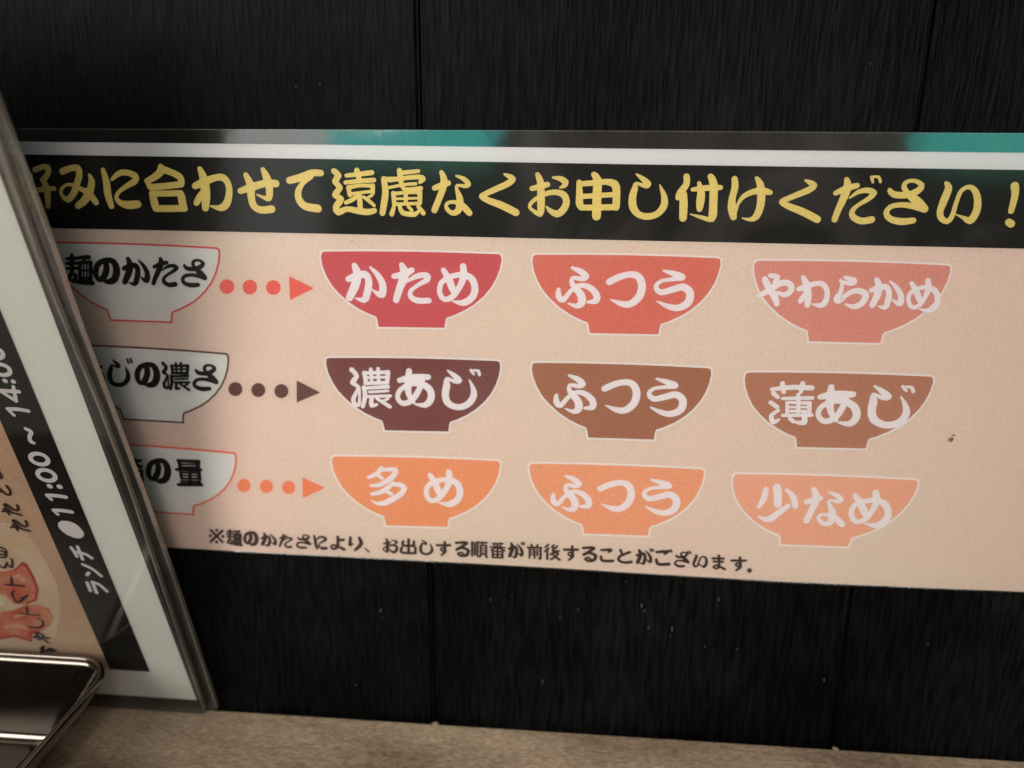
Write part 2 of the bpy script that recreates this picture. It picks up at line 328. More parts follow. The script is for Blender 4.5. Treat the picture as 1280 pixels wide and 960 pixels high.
g('だ',1030,205,8,[[(225,155,48),(235,230,78),(190,350,72),(140,460,62),(105,555,58)],[(115,290,48),(220,245,62),(330,215,52)],[(255,340,18),(340,280,42),(430,262,52),(500,290,56),(440,350,48),(340,410,38),(280,470,48),(290,530,58),(370,570,62),(475,555,66)]]+DK)
g('さ',1030,205,8,[[(655,262,45),(700,305,60),(840,308,62),(945,262,62),(975,210,52),(910,168,36),(830,175,40),(798,225,48),(840,300,55),(930,375,86),(1005,450,72)],[(1000,462,45),(880,420,56),(760,408,48),(660,430,48),(620,490,52),(660,548,58),(770,575,66),(890,565,58)]])
g('い',1120,210,8,[[(500,150,38),(525,200,68),(480,320,74),(440,430,62),(450,500,58),(510,535,50),(560,480,48),(600,350,42),(650,230,42),(730,188,42),(790,230,58),(815,330,68),(800,440,72),(740,525,70),(680,500,38),(600,465,10)]])
g('！',1120,210,8,[[(1185,178,78),(1190,260,68),(1150,430,56)],[(1125,540,68),(1150,560,72)]])
g('か',425,320,7.11,[[(130,85,48),(155,160,68),(135,260,70),(85,370,58)],[(75,205,48),(160,170,58),(230,165,56),(258,230,56),(240,340,58),(215,390,48),(140,375,12)],[(270,100,20),(330,160,42),(380,250,56),(375,340,58),(330,330,36),(285,295,10)]])
g('た_',425,320,7.11,[[(550,80,45),(575,160,72),(530,290,58),(500,390,52)],[(480,180,42),(570,160,56),(640,125,46)],[(590,230,18),(680,180,42),(765,168,46),(780,205,46),(690,260,32),(630,310,34),(630,360,42),(690,395,48),(790,395,46)]])
g('め',425,320,7.11,[[(920,125,42),(965,200,56),(1000,290,56),(1025,340,38)],[(1095,90,52),(1100,180,56),(1060,280,46),(1000,360,46),(930,385,42),(888,330,42),(900,240,42),(980,185,42),(1090,165,46),(1170,200,56),(1200,280,56),(1180,360,56),(1100,415,52),(1000,400,12)]])
g('ふ',685,325,6.4,[[(192,62,22),(260,90,42),(305,130,46),(270,150,36),(200,142,28),(190,180,34),(215,220,46),(265,280,56),(270,340,56),(230,368,36),(160,345,12)],[(85,235,30),(85,290,46),(120,320,38),(180,250,32),(240,205,32),(320,212,42),(385,270,50),(385,325,46),(320,335,22)]])
g('つ',685,325,6.4,[[(490,175,48),(560,140,48),(650,115,46),(720,130,52),(752,200,56),(730,290,56),(660,350,50),(590,350,42),(500,315,10)]])
g('う',685,325,6.4,[[(925,85,18),(1010,110,42),(1075,138,46),(1000,152,30),(900,170,28),(862,215,34),(900,258,42),(1000,235,48),(1080,215,52),(1135,260,56),(1120,340,56),(1040,382,48),(960,370,38),(875,330,12)]])
g('や',940,335,5.333,[[(45,185,28),(110,150,38),(190,100,38),(250,105,36),(262,145,36),(220,178,32),(170,162,18)],[(85,75,38),(110,130,42),(150,190,42),(165,240,32)],[(120,50,28),(170,60,30),(150,95,26)]])
g('ら',940,335,5.333,[[(620,62,22),(680,82,34),(665,102,30),(600,92,22),(590,80,18)],[(600,100,22),(590,160,28),(560,200,30),(575,222,32),(640,170,30),(700,150,34),(755,175,40),(735,230,38),(680,258,32),(620,240,12)]])
g('濃',425,450,7.11,[[(105,85,40),(150,140,36),(112,200,40),(160,230,26),(148,285,28),(120,340,34),(130,388,36),(168,400,26),(175,330,22),(172,240,22)],[(218,112,34),(230,190,34)],[(212,115,28),(430,106,30)],[(428,106,38),(420,200,34)],[(230,155,22),(420,150,22)],[(225,205,30),(420,200,30)],[(275,80,30),(285,200,26)],[(340,75,30),(345,200,26)],[(212,248,26),(430,235,30)],[(215,240,34),(225,320,36),(205,410,32)],[(262,282,22),(430,272,22)],[(252,322,24),(450,316,26)],[(285,325,30),(282,400,36),(330,392,22)],[(330,340,26),(380,370,28),(445,412,32)],[(430,340,22),(380,365,24)]])
g('あ',425,450,7.11,[[(530,180,42),(640,155,56),(785,150,46)],[(615,95,46),(605,200,56),(612,300,46),(650,370,36)],[(735,170,42),(700,270,46),(640,355,46),(565,385,42),(515,340,38),(532,270,38),(620,215,42),(720,210,50),(798,260,56),(810,340,56),(760,398,46),(670,390,16)]])
g('じ',425,450,7.11,[[(958,92,16),(1020,140,42),(1060,180,46),(1020,190,32),(950,162,26),(950,220,56),(937,300,56),(952,370,56),(1010,410,50),(1080,415,50),(1150,380,52),(1190,310,52),(1180,240,34),(1150,175,12)],[(1165,90,26),(1190,125,20)],[(1190,90,18),(1230,96,26),(1240,130,26)]])
g('薄',945,470,6.095,[[(120,100,28),(280,85,36),(425,90,36)],[(200,55,34),(210,120,32)],[(355,55,34),(340,120,28)],[(130,130,32),(165,160,28)],[(110,200,30),(160,235,30)],[(170,260,24),(115,300,30),(130,350,34),(172,330,20)],[(200,170,24),(430,165,28)],[(235,200,24),(235,280,24)],[(240,198,20),(405,205,26)],[(405,205,32),(405,270,28)],[(240,235,18),(400,235,18)],[(240,265,20),(400,265,20)],[(320,140,28),(320,270,26)],[(200,297,24),(420,295,28)],[(365,280,32),(365,350,40),(310,350,24)],[(255,322,28),(285,345,28)]])
g('多',450,575,9.143,[[(245,90,46),(200,150,46),(105,195,40)],[(240,112,36),(330,105,40),(405,110,52),(390,170,54),(320,230,50),(230,280,46),(130,290,34)],[(195,165,34),(255,205,36)],[(380,260,40),(300,330,50),(220,372,46),(140,385,38)],[(370,275,40),(460,280,52),(510,318,54),(470,385,54),(380,440,58),(280,490,54),(190,490,34),(130,460,12)],[(300,355,34),(360,385,40)]])
g('少',935,600,6.737,[[(150,75,38),(130,160,46),(90,225,30)],[(242,60,58),(250,130,58),(250,205,56)],[(322,80,22),(380,140,46),(398,220,42)],[(340,215,34),(260,270,46),(170,330,46),(90,308,18)]])
g('麺',75,305,6.4,[[(60,118,24),(140,113,24)],[(55,155,22),(140,152,22)],[(98,92,28),(98,190,26)],[(60,195,22),(145,192,22)],[(105,200,24),(70,285,30)],[(85,235,22),(132,250,22),(110,300,24)],[(105,292,28),(180,305,30),(262,310,34)],[(160,108,24),(235,105,30)],[(198,110,24),(192,150,20)],[(165,145,24),(165,280,26)],[(165,150,22),(250,145,26)],[(250,150,28),(250,275,28)],[(165,275,22),(250,275,24)],[(195,150,12),(195,270,12)],[(221,150,12),(221,270,12)],[(165,210,14),(240,210,14)]])
g('の',75,305,6.4,[[(365,140,38),(375,200,42),(350,268,40),(312,285,30),(288,230,38),(308,160,36),(370,128,32),(430,142,42),(456,210,48),(438,280,46),(390,302,36),(340,290,12)]])
g('量',140,560,8,[[(660,125,28),(870,135,32)],[(675,125,34),(685,190,34)],[(862,135,38),(862,195,34)],[(690,160,16),(860,163,16)],[(690,190,18),(860,190,18)],[(648,212,26),(892,215,28)],[(690,242,28),(700,300,28)],[(695,243,20),(875,243,20)],[(872,245,34),(878,305,34)],[(695,273,14),(875,273,14)],[(705,303,20),(875,303,20)],[(785,240,26),(785,350,26)],[(695,331,20),(885,332,20)],[(668,362,28),(900,362,30)]])
g('脂',140,560,8,[[(130,110,26),(150,330,26)],[(130,120,20),(180,120,20)],[(175,120,26),(205,335,30)],[(140,180,16),(185,180,16)],[(150,240,16),(190,240,16)],[(235,115,36),(245,165,32),(292,185,30)],[(250,135,20),(292,120,24)],[(240,215,26),(250,330,26)],[(245,222,20),(300,220,20)],[(300,220,26),(306,330,26)],[(245,275,16),(300,275,16)],[(245,325,22),(300,325,22)]])
E_ = {'※':[[(15,15,12),(85,85,12)],[(85,15,12),(15,85,12)],[(50,14,15),(50,15,15)],[(50,86,15),(50,87,15)],[(13,50,15),(14,50,15)],[(87,50,15),(88,50,15)]],
'よ':[[(55,10,14),(55,60,15),(45,85,13),(25,88,11),(20,72,9),(40,66,11),(88,90,15)],[(55,32,12),(85,28,14)]],
'り':[[(25,12,12),(22,60,15),(35,52,8)],[(70,12,14),(78,50,18),(48,92,12)]],
'、':[[(15,25,14),(85,85,30)]],
'出':[[(50,8,13),(50,88,13)],[(22,20,12),(22,45,12),(80,45,12)],[(78,18,12),(78,45,12)],[(15,58,12),(15,90,12),(86,90,12)],[(86,56,12),(86,90,12)]],
'す':[[(6,30,14),(94,26,14)],[(58,6,14),(60,50,15),(48,68,12),(32,60,10),(38,46,10),(56,48,11),(62,70,14),(36,96,12)]],
'る':[[(20,12,12),(75,10,14),(22,55,12),(50,42,12),(82,55,15),(75,85,15),(45,92,13),(30,80,10),(48,72,10),(62,86,10)]],
'順':[[(12,12,11),(12,88,11)],[(28,15,10),(28,82,10)],[(43,10,10),(43,90,10)],[(54,12,10),(95,12,10)],[(60,28,9),(60,72,9)],[(60,28,8),(92,28,8)],[(92,28,10),(92,72,10)],[(60,43,6),(92,43,6)],[(60,57,6),(92,57,6)],[(60,72,8),(92,72,8)],[(66,76,10),(54,92,10)],[(84,76,10),(96,92,11)],[(72,14,9),(70,28,8)]],
'番':[[(22,12,9),(80,8,9)],[(8,32,9),(92,32,9)],[(50,10,10),(50,92,10)],[(42,34,9),(12,50,9)],[(58,34,9),(90,50,10)],[(30,18,8),(36,27,8)],[(70,16,8),(64,27,8)],[(22,56,11),(22,92,11)],[(22,56,8),(78,56,8)],[(78,56,11),(78,92,11)],[(22,74,7),(78,74,7)],[(22,92,9),(78,92,9)]],
'前':[[(28,6,10),(36,18,10)],[(72,6,10),(64,18,10)],[(6,26,11),(94,24,11)],[(18,38,10),(18,92,10)],[(18,38,8),(50,38,8)],[(50,38,11),(50,90,11)],[(20,54,7),(48,54,7)],[(20,70,7),(48,70,7)],[(68,38,10),(68,74,10)],[(88,34,12),(88,92,12),(76,90,8)]],
'後':[[(28,6,10),(10,24,9)],[(30,26,10),(8,48,9)],[(22,42,11),(22,94,11)],[(60,6,10),(48,22,9),(70,26,9)],[(80,12,9),(52,40,9),(88,42,10)],[(62,46,9),(40,66,9)],[(52,56,9),(84,56,9),(64,80,10),(40,94,9)],[(54,66,9),(92,94,12)]],
'こ':[[(22,20,12),(76,16,15),(62,32,8)],[(20,60,12),(30,85,14),(86,84,15)]],
'と':[[(32,10,12),(42,42,13)],[(80,22,14),(30,52,13),(24,78,13),(50,92,13),(88,86,15)]],
'ま':[[(15,25,13),(85,22,13)],[(20,45,12),(80,43,13)],[(54,4,13),(56,70,14),(42,90,12),(20,82,11),(36,68,11),(60,76,12),(92,92,14)]],
'。':[[(30,50,34),(50,30,34),(70,50,34),(50,70,34),(30,50,34)]]}
for k, v in E_.items(): G[k] = [[tuple(map(float, p)) for p in st] for st in v]
def bbox(sts):
    xs = [(p[0]-p[2]/2, p[0]+p[2]/2) for s in sts for p in s]; ys = [(p[1]-p[2]/2, p[1]+p[2]/2) for s in sts for p in s]
    return min(a for a, _ in xs), min(a for a, _ in ys), max(b for _, b in xs), max(b for _, b in ys)
def fit(ch, x0, y0, x1, y1, slope=.03):
    a, b, c, d = bbox(G[ch]); sx, sy = (x1-x0)/(c-a), (y1-y0)/(d-b); sw = (sx*sy)**.5
    return [[(x0+(x-a)*sx, y0+(y-b)*sy+slope*((x-a)*sx-(x1-x0)/2), w_*sw) for x, y, w_ in st] for st in G[ch]]
def with_dots(ch, x0, y0, x1, y1):      # voiced mark at upper right
    w_ = x1-x0; h_ = y1-y0
    return fit(ch, x0, y0, x1-w_*.1, y1)+[[(x1-w_*.2, y0, w_*.08), (x1-w_*.14, y0+h_*.13, w_*.08)], [(x1-w_*.07, y0-h_*.02, w_*.08), (x1-.01*w_, y0+h_*.11, w_*.08)]]
def letters(sheet, glyphs, h, fat=1.0, minw=0.0, wob=0.0, step=None):
    bm = bmesh.new(); gi = 0
    for sts in glyphs:
        a, b, c, d = bbox(sts); size = max(c-a, d-b)
        k = 0
        for st in sts:
            pts = catmull(st, step or max(.9, size/16)) if len(st) > 1 else st
            stroke(bm, sheet, [(x, y, max(minw, w_*fat)) for x, y, w_ in pts], h+k*1.6e-5+(gi % 2)*3e-6)
            k += 1
        gi += 1
    fix(bm, sheet.N); return bm

# ------------------------------------------------------------------ the wall
ZC = -0.18107
bm = bmesh.new(); box(bm, -1.0, 1.15, .012, .04, -.5, 1.0)
wall = obj('wall', bm, M['gap']); wall['kind'] = 'structure'
wall['label'] = 'black wall of vertical stained wood boards behind the menu sign'
X1, X2 = .03465, .18448; bw = X2-X1
bd = bmesh.new(); box(bd, -bw/2+.0003, bw/2-.0003, 0, .0115, -.34, .34)
bmesh.ops.bevel(bd, geom=[e for e in bd.edges if abs((e.verts[0].co-e.verts[1].co).z) > .1], offset=.0012, segments=3, affect='EDGES')
bme = bpy.data.meshes.new('board'); bd.to_mesh(bme); bd.free(); bme.materials.append(M['black_wood'])
for i in range(-6, 7):
    o = bpy.data.objects.new('board', bme); C.objects.link(o); o.parent = wall
    o.location = (X1-bw/2+i*bw, [0, .0004, -.0002][i % 3], .10)

SCUFFS = [(476,763,3,6),(478,772,2,3),(613,749,2,5),(723,762,3,4),(802,757,4,6),(806,763,3,4),(811,784,3,5),(840,786,3,7),(838,795,2,4),(898,749,3,6),(896,757,2,3),
          (678,852,2,7),(881,808,2,3),(922,811,2,3),(782,727,2,3),(1030,850,3,5),(1160,806,2,5),(445,856,2,3),(400,105,3,4),(370,108,3,3),(1088,80,2,4),(640,744,2,3),(700,772,2,3)]
M['scuff'] = mat('rubbed_paint', (.032, .032, .031), .8)

# ------------------------------------------------------------------ the counter
counter = empty('counter', (0, -.2, ZC-.03), 'beige mottled counter top running along the foot of the black wall', 'counter')
bm = bmesh.new(); box(bm, -1.0, 1.15, -.30, .1985, 0, .03)
bmesh.ops.bevel(bm, geom=[e for e in bm.edges if abs(e.verts[0].co.y-.1985) < 1e-5 and abs(e.verts[1].co.y-.1985) < 1e-5 and e.verts[0].co.z > .02 and e.verts[1].co.z > .02], offset=.001, segments=2, affect='EDGES')
obj('counter_top', bm, M['counter'], counter)
bm = bmesh.new(); box(bm, -1.0, 1.15, -.27, .19, -.12, -.0005); obj('apron', bm, M['gap'], counter)

# crumbs along the foot of the wall
def crumb(x, y, z, s, label):
    bm = bmesh.new(); bmesh.ops.create_icosphere(bm, subdivisions=2, radius=s)
    for v in bm.verts: v.co *= random.uniform(.55, 1.35); v.co.z *= .5; v.co.x *= 1.3
    o = obj('crumb', bm, M['crumb']); o.location = (x, y, z+s*.35)
    o['label'] = label; o['category'] = 'crumb'; o['group'] = 'crumbs at the foot of the wall'
crumb(.0352, -.0022, ZC, .0011, 'pale crumb on the counter at the foot of the left board joint')
crumb(.1853, -.0020, ZC, .0008, 'small crumb on the counter at the foot of the right board joint')

# ------------------------------------------------------------------ the long laminated sign
SG = Sheet((0, -.0012, 0), (1, 0, 0), (0, -1, 0))
sign = empty('menu_sign', (.06, -.0012, -.113), 'long laminated noodle order sign with black heading and nine coloured bowls, fixed to the wall', 'sign')
def part(name, bm, m, parent, root=None, smooth=False):
    """parts are built in world coordinates; keep them there under the moved empty"""
    o = obj(name, bm, m, parent, smooth)
    r = parent
    while r.parent is not None: r = r.parent
    if parent is r: o.matrix_parent_inverse = Matrix.Translation(r.location).inverted()
    return o
WL = Sheet((0, -.00045, 0), (1, 0, 0), (0, -1, 0)); bm = bmesh.new()
for (x, y, w_, h_) in SCUFFS:
    P = [(x+w_*.42*random.uniform(.5, 1.2)*math.cos(a), y+h_*.5*random.uniform(.5, 1.1)*math.sin(a)) for a in [2*math.pi*i/8 for i in range(8)]]
    b2 = WL.slab(P, 0, .00008); me_ = bpy.data.meshes.new('scuff_marks'); b2.to_mesh(me_); b2.free(); bm.from_mesh(me_); bpy.data.meshes.remove(me_)
sm_ = obj('scuff_marks', bm, M['scuff'], wall); sm_['kind'] = 'stuff'
XL, XR = -150, 1420
film_top = [(XL,159.5),(0,160.5),(420,162),(800,163.5),(1280,166.5),(XR,167.5)]
strip_top = [(XL,174.5),(30,177),(420,181),(800,186),(1280,191),(XR,192.8)]
band_top = [(XL,190),(30,193),(420,199),(780,205.2),(1280,212.4),(XR,214.5)]
band_bot = [(XL,279.5),(60,285.2),(420,292.4),(780,300.3),(1280,310.8),(XR,313.8)]
foot_ = [(XL,668),(205,684),(250,686.3),(490,698.5),(700,710.3),(984,727),(1280,739.8),(XR,745)]
def dn(L, d): return [(x, y+d) for x, y in L]
def band(a, b, h): return SG.poly(a+b[::-1], h)
part('backing_film', SG.slab(film_top+dn(foot_, 1.6)[::-1], -.0006, -.0001), M['film'], sign)
part('paper_sheet', band(strip_top, foot_, .0), M['paper_pink'], sign)
part('white_border', band(strip_top, band_top, .00004), M['paper_white'], sign)
hb = part('heading_band', band(band_top, band_bot, .00005), M['band'], sign)
hb['label'] = 'black heading band with large yellow brush lettering'
HD = [G[c] for c in '好みに合わせて遠慮なくお申し付け']+[fit('く', 973.75, 223.75, 1026, 277.8)]+[G[c] for c in 'ださい！']
HD = [fit('お', -62, 207, -8, 258)]+HD
part('heading_lettering', letters(SG, HD, .00010, fat=1.07), M['yellow'], hb)

BL = [(.002,.035),(.012,.085),(.035,.14),(.065,.19),(.105,.235),(.155,.28),(.215,.32),(.27,.347),(.31,.362),(.316,.375),(.325,.42)]
BR = [(.688,.42),(.694,.375),(.70,.362),(.735,.350),(.80,.318),(.85,.285),(.90,.24),(.94,.19),(.968,.14),(.988,.085),(.998,.035)]
RIM = [(.995,0.006),(.98,-.001),(.75,-.006),(.5,-.008),(.25,-.006),(.02,-.001),(.005,.006)]
def bowl_pts(l, r, foot, grow=0):
    (x0, y0), (x1, y1) = l, r; fx, fy = foot
    cx, cy = (x0+x1)/2, (y0+y1)/2; ax, ay = fx-cx, fy-cy
    P = [(x0+(x1-x0)*u+ax*v/.42, y0+(y1-y0)*u+ay*v/.42) for u, v in BL+BR+RIM]
    return P
def offset_poly(P, d):
    n = len(P); out = []
    area_ = sum(P[i][0]*P[(i+1) % n][1]-P[(i+1) % n][0]*P[i][1] for i in range(n))
    s = 1 if area_ > 0 else -1
    for i in range(n):
        a, b, c = P[i-1], P[i], P[(i+1) % n]
        n1 = (b[1]-a[1], -(b[0]-a[0])); n2 = (c[1]-b[1], -(c[0]-b[0]))
        l1, l2 = math.hypot(*n1) or 1, math.hypot(*n2) or 1
        m_ = (n1[0]/l1+n2[0]/l2, n1[1]/l1+n2[1]/l2); lm = math.hypot(*m_) or 1
        k = min(1.6, 2/lm)*s
        out.append((b[0]+m_[0]/lm*d*k, b[1]+m_[1]/lm*d*k))
    return out
def fu(x): return x
FUTSU = [[('ふ', 0), ('つ', 0), ('う', 0)]]
B = [
 ((0,0),(401,314.5),(627.5,318),(513,409),[G['か'],G['た_'],G['め']],'crimson bowl printed top left of the nine'),
 ((0,1),(665.5,318.5),(901.5,323),(778.5,417),[G['ふ'],G['つ'],G['う']],'salmon red bowl printed in the middle of the top row'),
 ((0,2),(943,326),(1189,332),(1054,427.5),[G['や'],fit('わ',995.3,344.4,1036.6,384.4),G['ら'],fit('か',1086,347,1129,387),fit('め',1133,347,1175,391)],'pale coral bowl printed at the right end of the top row'),
 ((1,0),(407,447.5),(625.5,451.5),(519.5,538.5),[G['濃'],G['あ'],G['じ']],'dark brown bowl printed left of the middle row'),
 ((1,1),(664.5,453.5),(889.5,460.5),(775,548),[fit('ふ',692,467.8,744.4,517),fit('つ',752,474,800,516),fit('う',808.4,472.5,857.7,520.5)],'mid brown bowl printed in the centre of the sign'),
 ((1,2),(931.5,465.5),(1167.5,471),(1037.5,559.5),[G['薄'],fit('あ',1019.7,480.7,1074.6,532.3),fit('じ',1084.5,480.7,1143.5,534.8)],'light brown bowl printed at the right end of the middle row'),
 ((2,0),(414.5,570.5),(625.5,576.5),(519.5,657.5),[G['多'],fit('め',530.4,586.5,579,633)],'orange bowl printed left of the bottom row'),
 ((2,1),(661.5,579.5),(880.5,587),(768.5,668),[fit('ふ',688.4,593.4,739,639.5),fit('つ',746.8,599.8,793.2,638.6),fit('う',802.4,598.4,849.5,644)],'orange bowl printed in the middle of the bottom row'),
 ((2,2),(917,592.5),(1148.5,600.5),(1016.5,681.5),[G['少'],fit('な',1004,609,1056,657.5),fit('め',1061,612,1114,659.4)],'pale orange bowl printed at the right end of the bottom row')]
for key, l, r, ft, gl, lab in B:
    P = bowl_pts(l, r, ft)
    b_ = part('printed_bowl', SG.poly(P, .00012), M[key], sign); b_['label'] = lab
    part('bowl_outline', SG.poly(offset_poly(P, 2.4), .00006), M['outline'], b_)
    part('lettering', letters(SG, gl, .00018, fat=1.12), M['white_ink'], b_)
LB = [((60,302),(275.5,309.5),(175,402.5),'red_line',[G['麺'],G['の'],fit('か',153,321.4,187,357.3),fit('た',190,321.4,223.4,358.3),fit('さ',226.6,323.8,258.8,359)],'white bowl with red outline at the left of the top row'),
      ((76,429.5),(286.5,441.5),(190.5,527),'brown_line',[fit('あ',98,451,131.5,483),with_dots('し',135,449,165.5,483.4),fit('の',169,453,200,484),fit('濃',202,452,238.5,488),fit('さ',241,455,273,488.5)],'white bowl with brown outline at the left of the middle row'),
      ((90,551),(296,565.5),(204,641.5),'orange_line',[G['脂'],fit('の',183,573,213.5,604),G['量']],'white bowl with orange outline at the left of the bottom row')]
for l, r, ft, ln, gl, lab in LB:
    P = bowl_pts(l, r, ft)
    b_ = part('label_bowl', SG.poly(offset_poly(P, -2.2), .00012), M['label_white'], sign); b_['label'] = lab
    part('bowl_outline', SG.poly(P, .00006), M[ln], b_)
    part('lettering', letters(SG, gl, .00018, fat=1.22), M['black_ink'], b_)
def disc(cx, cy, r, n=20): return [(cx+r*math.cos(2*math.pi*i/n), cy+r*math.sin(2*math.pi*i/n)) for i in range(n)]
for dots, tri, mk, rr in (([(283.7,358.3),(312.3,358.8),(341.7,359.3)],[(361.5,345),(392.5,360.2),(362.5,375)],'red_mark',9.2),
                      ([(294.3,486.3),(323,487.5),(351.8,488.8)],[(371,475.5),(400.5,490.5),(371,503)],'brown_mark',8.8),
                      ([(305,606.7),(333,607.8),(361,609.2)],[(378,596.5),(406.5,609.8),(378.5,622.5)],'orange_mark',8.3)):
    for x, y in dots: part('printed_dot', SG.poly(disc(x, y, rr), .00008), M[mk], sign)
    part('arrowhead', SG.poly(tri, .00008), M[mk], sign)
NT = [('※',261.6,661,280.5,679),('麺',282.8,661.5,303.4,682),('の',304.4,664,323,682),('か',326,666,345.8,683),('た',348.5,667,366.2,684.7),('さ',370,668,389,685.8),('に',391.6,668.8,409.6,686.8),('よ',413,669.5,432,687.7),('り',435.7,670.6,453.5,688.7),('、',456,685,462,690.5),
('お',478.4,673,498,691.2),('出',501,673,520.8,692),('し',524.4,675,541.3,693.8),('す',545,676,564,694.9),('る',568.5,677,587,695.8),('順',589,676.3,610,696.8),('番',612,678,632,697.7),('が',635,678,656,697.7),('前',658.5,679.5,677.8,698.7),('後',680,679.7,700.9,700.2),
('す',704,681.4,723.6,701.2),('る',727.3,683.4,746,702.2),('こ',749.8,685.5,767.6,702.2),('と',772,686.3,790.8,704.2),('が',794.7,686.4,817,705.8),('ご',819,687.5,840,706.6),('ざ',842.6,689.4,863.6,709.2),('い',865.6,693,884.6,709.4),('ま',889.5,693.1,907.2,712.2),('す',913,695.3,933.6,714),('。',934,710,939.5,715.8)]
base = {'が': 'か', 'ご': 'こ', 'ざ': 'さ'}
nl = [with_dots(base[c], a, b, c2, d) if c in base else fit(c, a, b, c2, d, .05) for c, a, b, c2, d in NT]
part('footnote_lettering', letters(SG, nl, .00010, fat=1.25, minw=1.8), M['note_ink'], sign)
# the plastic over it: flat film on the print, and a free margin along the top that curls off the wall
# the top margin curls slightly off the wall
bm = bmesh.new(); n = 60; ts = []
def lerp(L, x):
    for (a, b), (c, d) in zip(L, L[1:]):
        if x <= c or (c, d) == L[-1]: return b+(d-b)*(x-a)/(c-a)
rows = []
for i in range(n+1):
    x = XL+(XR-XL)*i/n; col = []
    ub, vb = SG.uv((x, lerp(foot_, x)+1.6)); us, vs_ = SG.uv((x, lerp(strip_top, x))); ut, vt = SG.uv((x, lerp(film_top, x)))
    col.append(bm.verts.new(SG.at(ub, vb, .0006))); col.append(bm.verts.new(SG.at(us, vs_, .0006)))
    for k in (1, 2, 3, 4):
        t = k/4; col.append(bm.verts.new(SG.at(us+(ut-us)*t, vs_+(vt-vs_)*t, .0006-.00042*t)))
    rows.append(col)
mi = []
for a, b in zip(rows, rows[1:]):
    for k in range(5):
        f = bm.faces.new((a[k], b[k], b[k+1], a[k+1])); f.material_index = 0 if k == 0 else 1
fix(bm, SG.N)
part('laminate_film', bm, [M['film'], M['film_margin']], sign)
# cut edge of the laminate along the top
e0 = film_top; e1 = dn(film_top, .9)
part('film_edge', SG.slab(e0+e1[::-1], -.0006, .00012), M['film_edge'], sign)
def blob(name, x, y, r, m, h=.0007):
    P = [(x+r*random.uniform(.6, 1.2)*math.cos(a), y+r*random.uniform(.5, 1.1)*math.sin(a)) for a in [2*math.pi*i/9 for i in range(9)]]
    part(name, SG.slab(P, h, h+.0001), m, sign)
blob('food_speck', 1188, 548, 3.2, M['speck']); blob('food_speck', 1191, 543, 1.6, M['speck'])
for x, y in ((655, 491), (1052, 372), (980, 445), (440, 300), (862, 585), (1236, 470)): blob('food_speck', x, y, 1.3, M['smudge'])

# ------------------------------------------------------------------ laminated menu cards leaning forward at the left
th = math.radians(15.8); ps = math.radians(0.4)
Nw = Vector((math.sin(ps), math.cos(ps), 0)); Vc = Vector((0, 0, 1))*math.cos(th)-Nw*math.sin(th)
Uc = Vector((math.cos(ps), -math.sin(ps), 0)); Nc = Uc.cross(Vc)
if Nc.y > 0: Nc = -Nc
CD = Sheet((-.06, -.0047, ZC+.0004), Uc, Nc)
BK = Sheet((-.06, -.0022, ZC+.0004), Uc, Nc)
FE = [(0,168),(45,301),(82,400),(124,500),(165,610),(201,720),(256,882)]
BE = [(0,122),(62,287),(100,400),(138,500),(179,610),(219,720),(271,876)]
def edge_line(S, a, b=None):                    # u as a function of v along a photo line
    P = sorted(((v, u) for u, v in (S.uv(p) for p in (a if b is None else (a, b)))))
    def f(v):
        i = 0
        while i < len(P)-2 and v > P[i+1][0]: i += 1
        (v0, u0), (v1, u1) = P[i], P[i+1]
        return u0+(u1-u0)*(v-v0)/(v1-v0)
    return f
VV = [i*.012 for i in range(1, 23)]
def card(S, root, right, paper_in, bot_in, pm, margin_m, top=.285, width=.17, r=.003, thick=.0005):
    v1 = top; eu = edge_line(S, right)
    u0, u1 = eu(0), eu(v1)
    L = -width
    pts = [(L, 0)]+[(u0-r+r*math.sin(a), r-r*math.cos(a)) for a in [math.pi/2*i/5 for i in range(6)]]
    pts += [(eu(v), v) for v in VV]+[(u1, v1), (L, v1)]
    film = part('laminate_film', S.slab(pts, -thick, .0002, px=False), margin_m, root)
    return eu
front = empty('menu_card', CD.O, 'laminated menu card with white border and black lunch-hours band, propped against the wall', 'menu', 'laminated menu cards')
back = empty('menu_card', BK.O, 'laminated menu card mostly hidden, its clear edge showing behind the front card', 'menu', 'laminated menu cards')
card(CD, front, FE, 0, 0, None, M['card_margin'])
card(BK, back, BE, 0, 0, None, M['card_margin'])
# paper of the hidden card
eu = edge_line(BK, [(x-5, y) for x, y in FE])
part('paper', BK.poly([(-.165, .004), (eu(.004), .004)]+[(eu(v), v) for v in VV]+[(eu(.28), .28), (-.165, .28)], .00035, px=False), M['taupe'], back)
pe = edge_line(CD, (69, 400), (246, 873)); v0 = CD.uv((200, 871))[1]
part('paper', CD.poly([(-.165, v0), (pe(v0), v0), (pe(.28), .28), (-.165, .28)], .00035, px=False), M['card_paper'], front)
b_r = edge_line(CD, (7, 400), (188, 838)); b_l = edge_line(CD, (17, 560), (138, 835)); vb = CD.uv((163, 837))[1]
bb = part('black_band', CD.poly([(b_l(vb), vb), (b_r(vb), vb), (b_r(.27), .27), (b_l(.27), .27)], .00048, px=False), M['band'], front)
ph = part('peach_panel', CD.poly([(-.160, vb), (b_l(vb), vb), (b_l(.27), .27), (-.160, .27)], .00044, px=False), M['card_peach'], front)
s3 = lambda L, ox, oy, s: [(ox+x/s, oy+y/s) for x, y in L]
pl_ = CD.poly(s3([(-250,90),(-100,-40),(60,-20),(130,40),(190,130),(235,230),(250,330),(225,430),(150,500),(0,540),(-250,540)], 0, 660, 3.2), .00050)
plo = part('plate_picture', pl_, M['plate'], front)
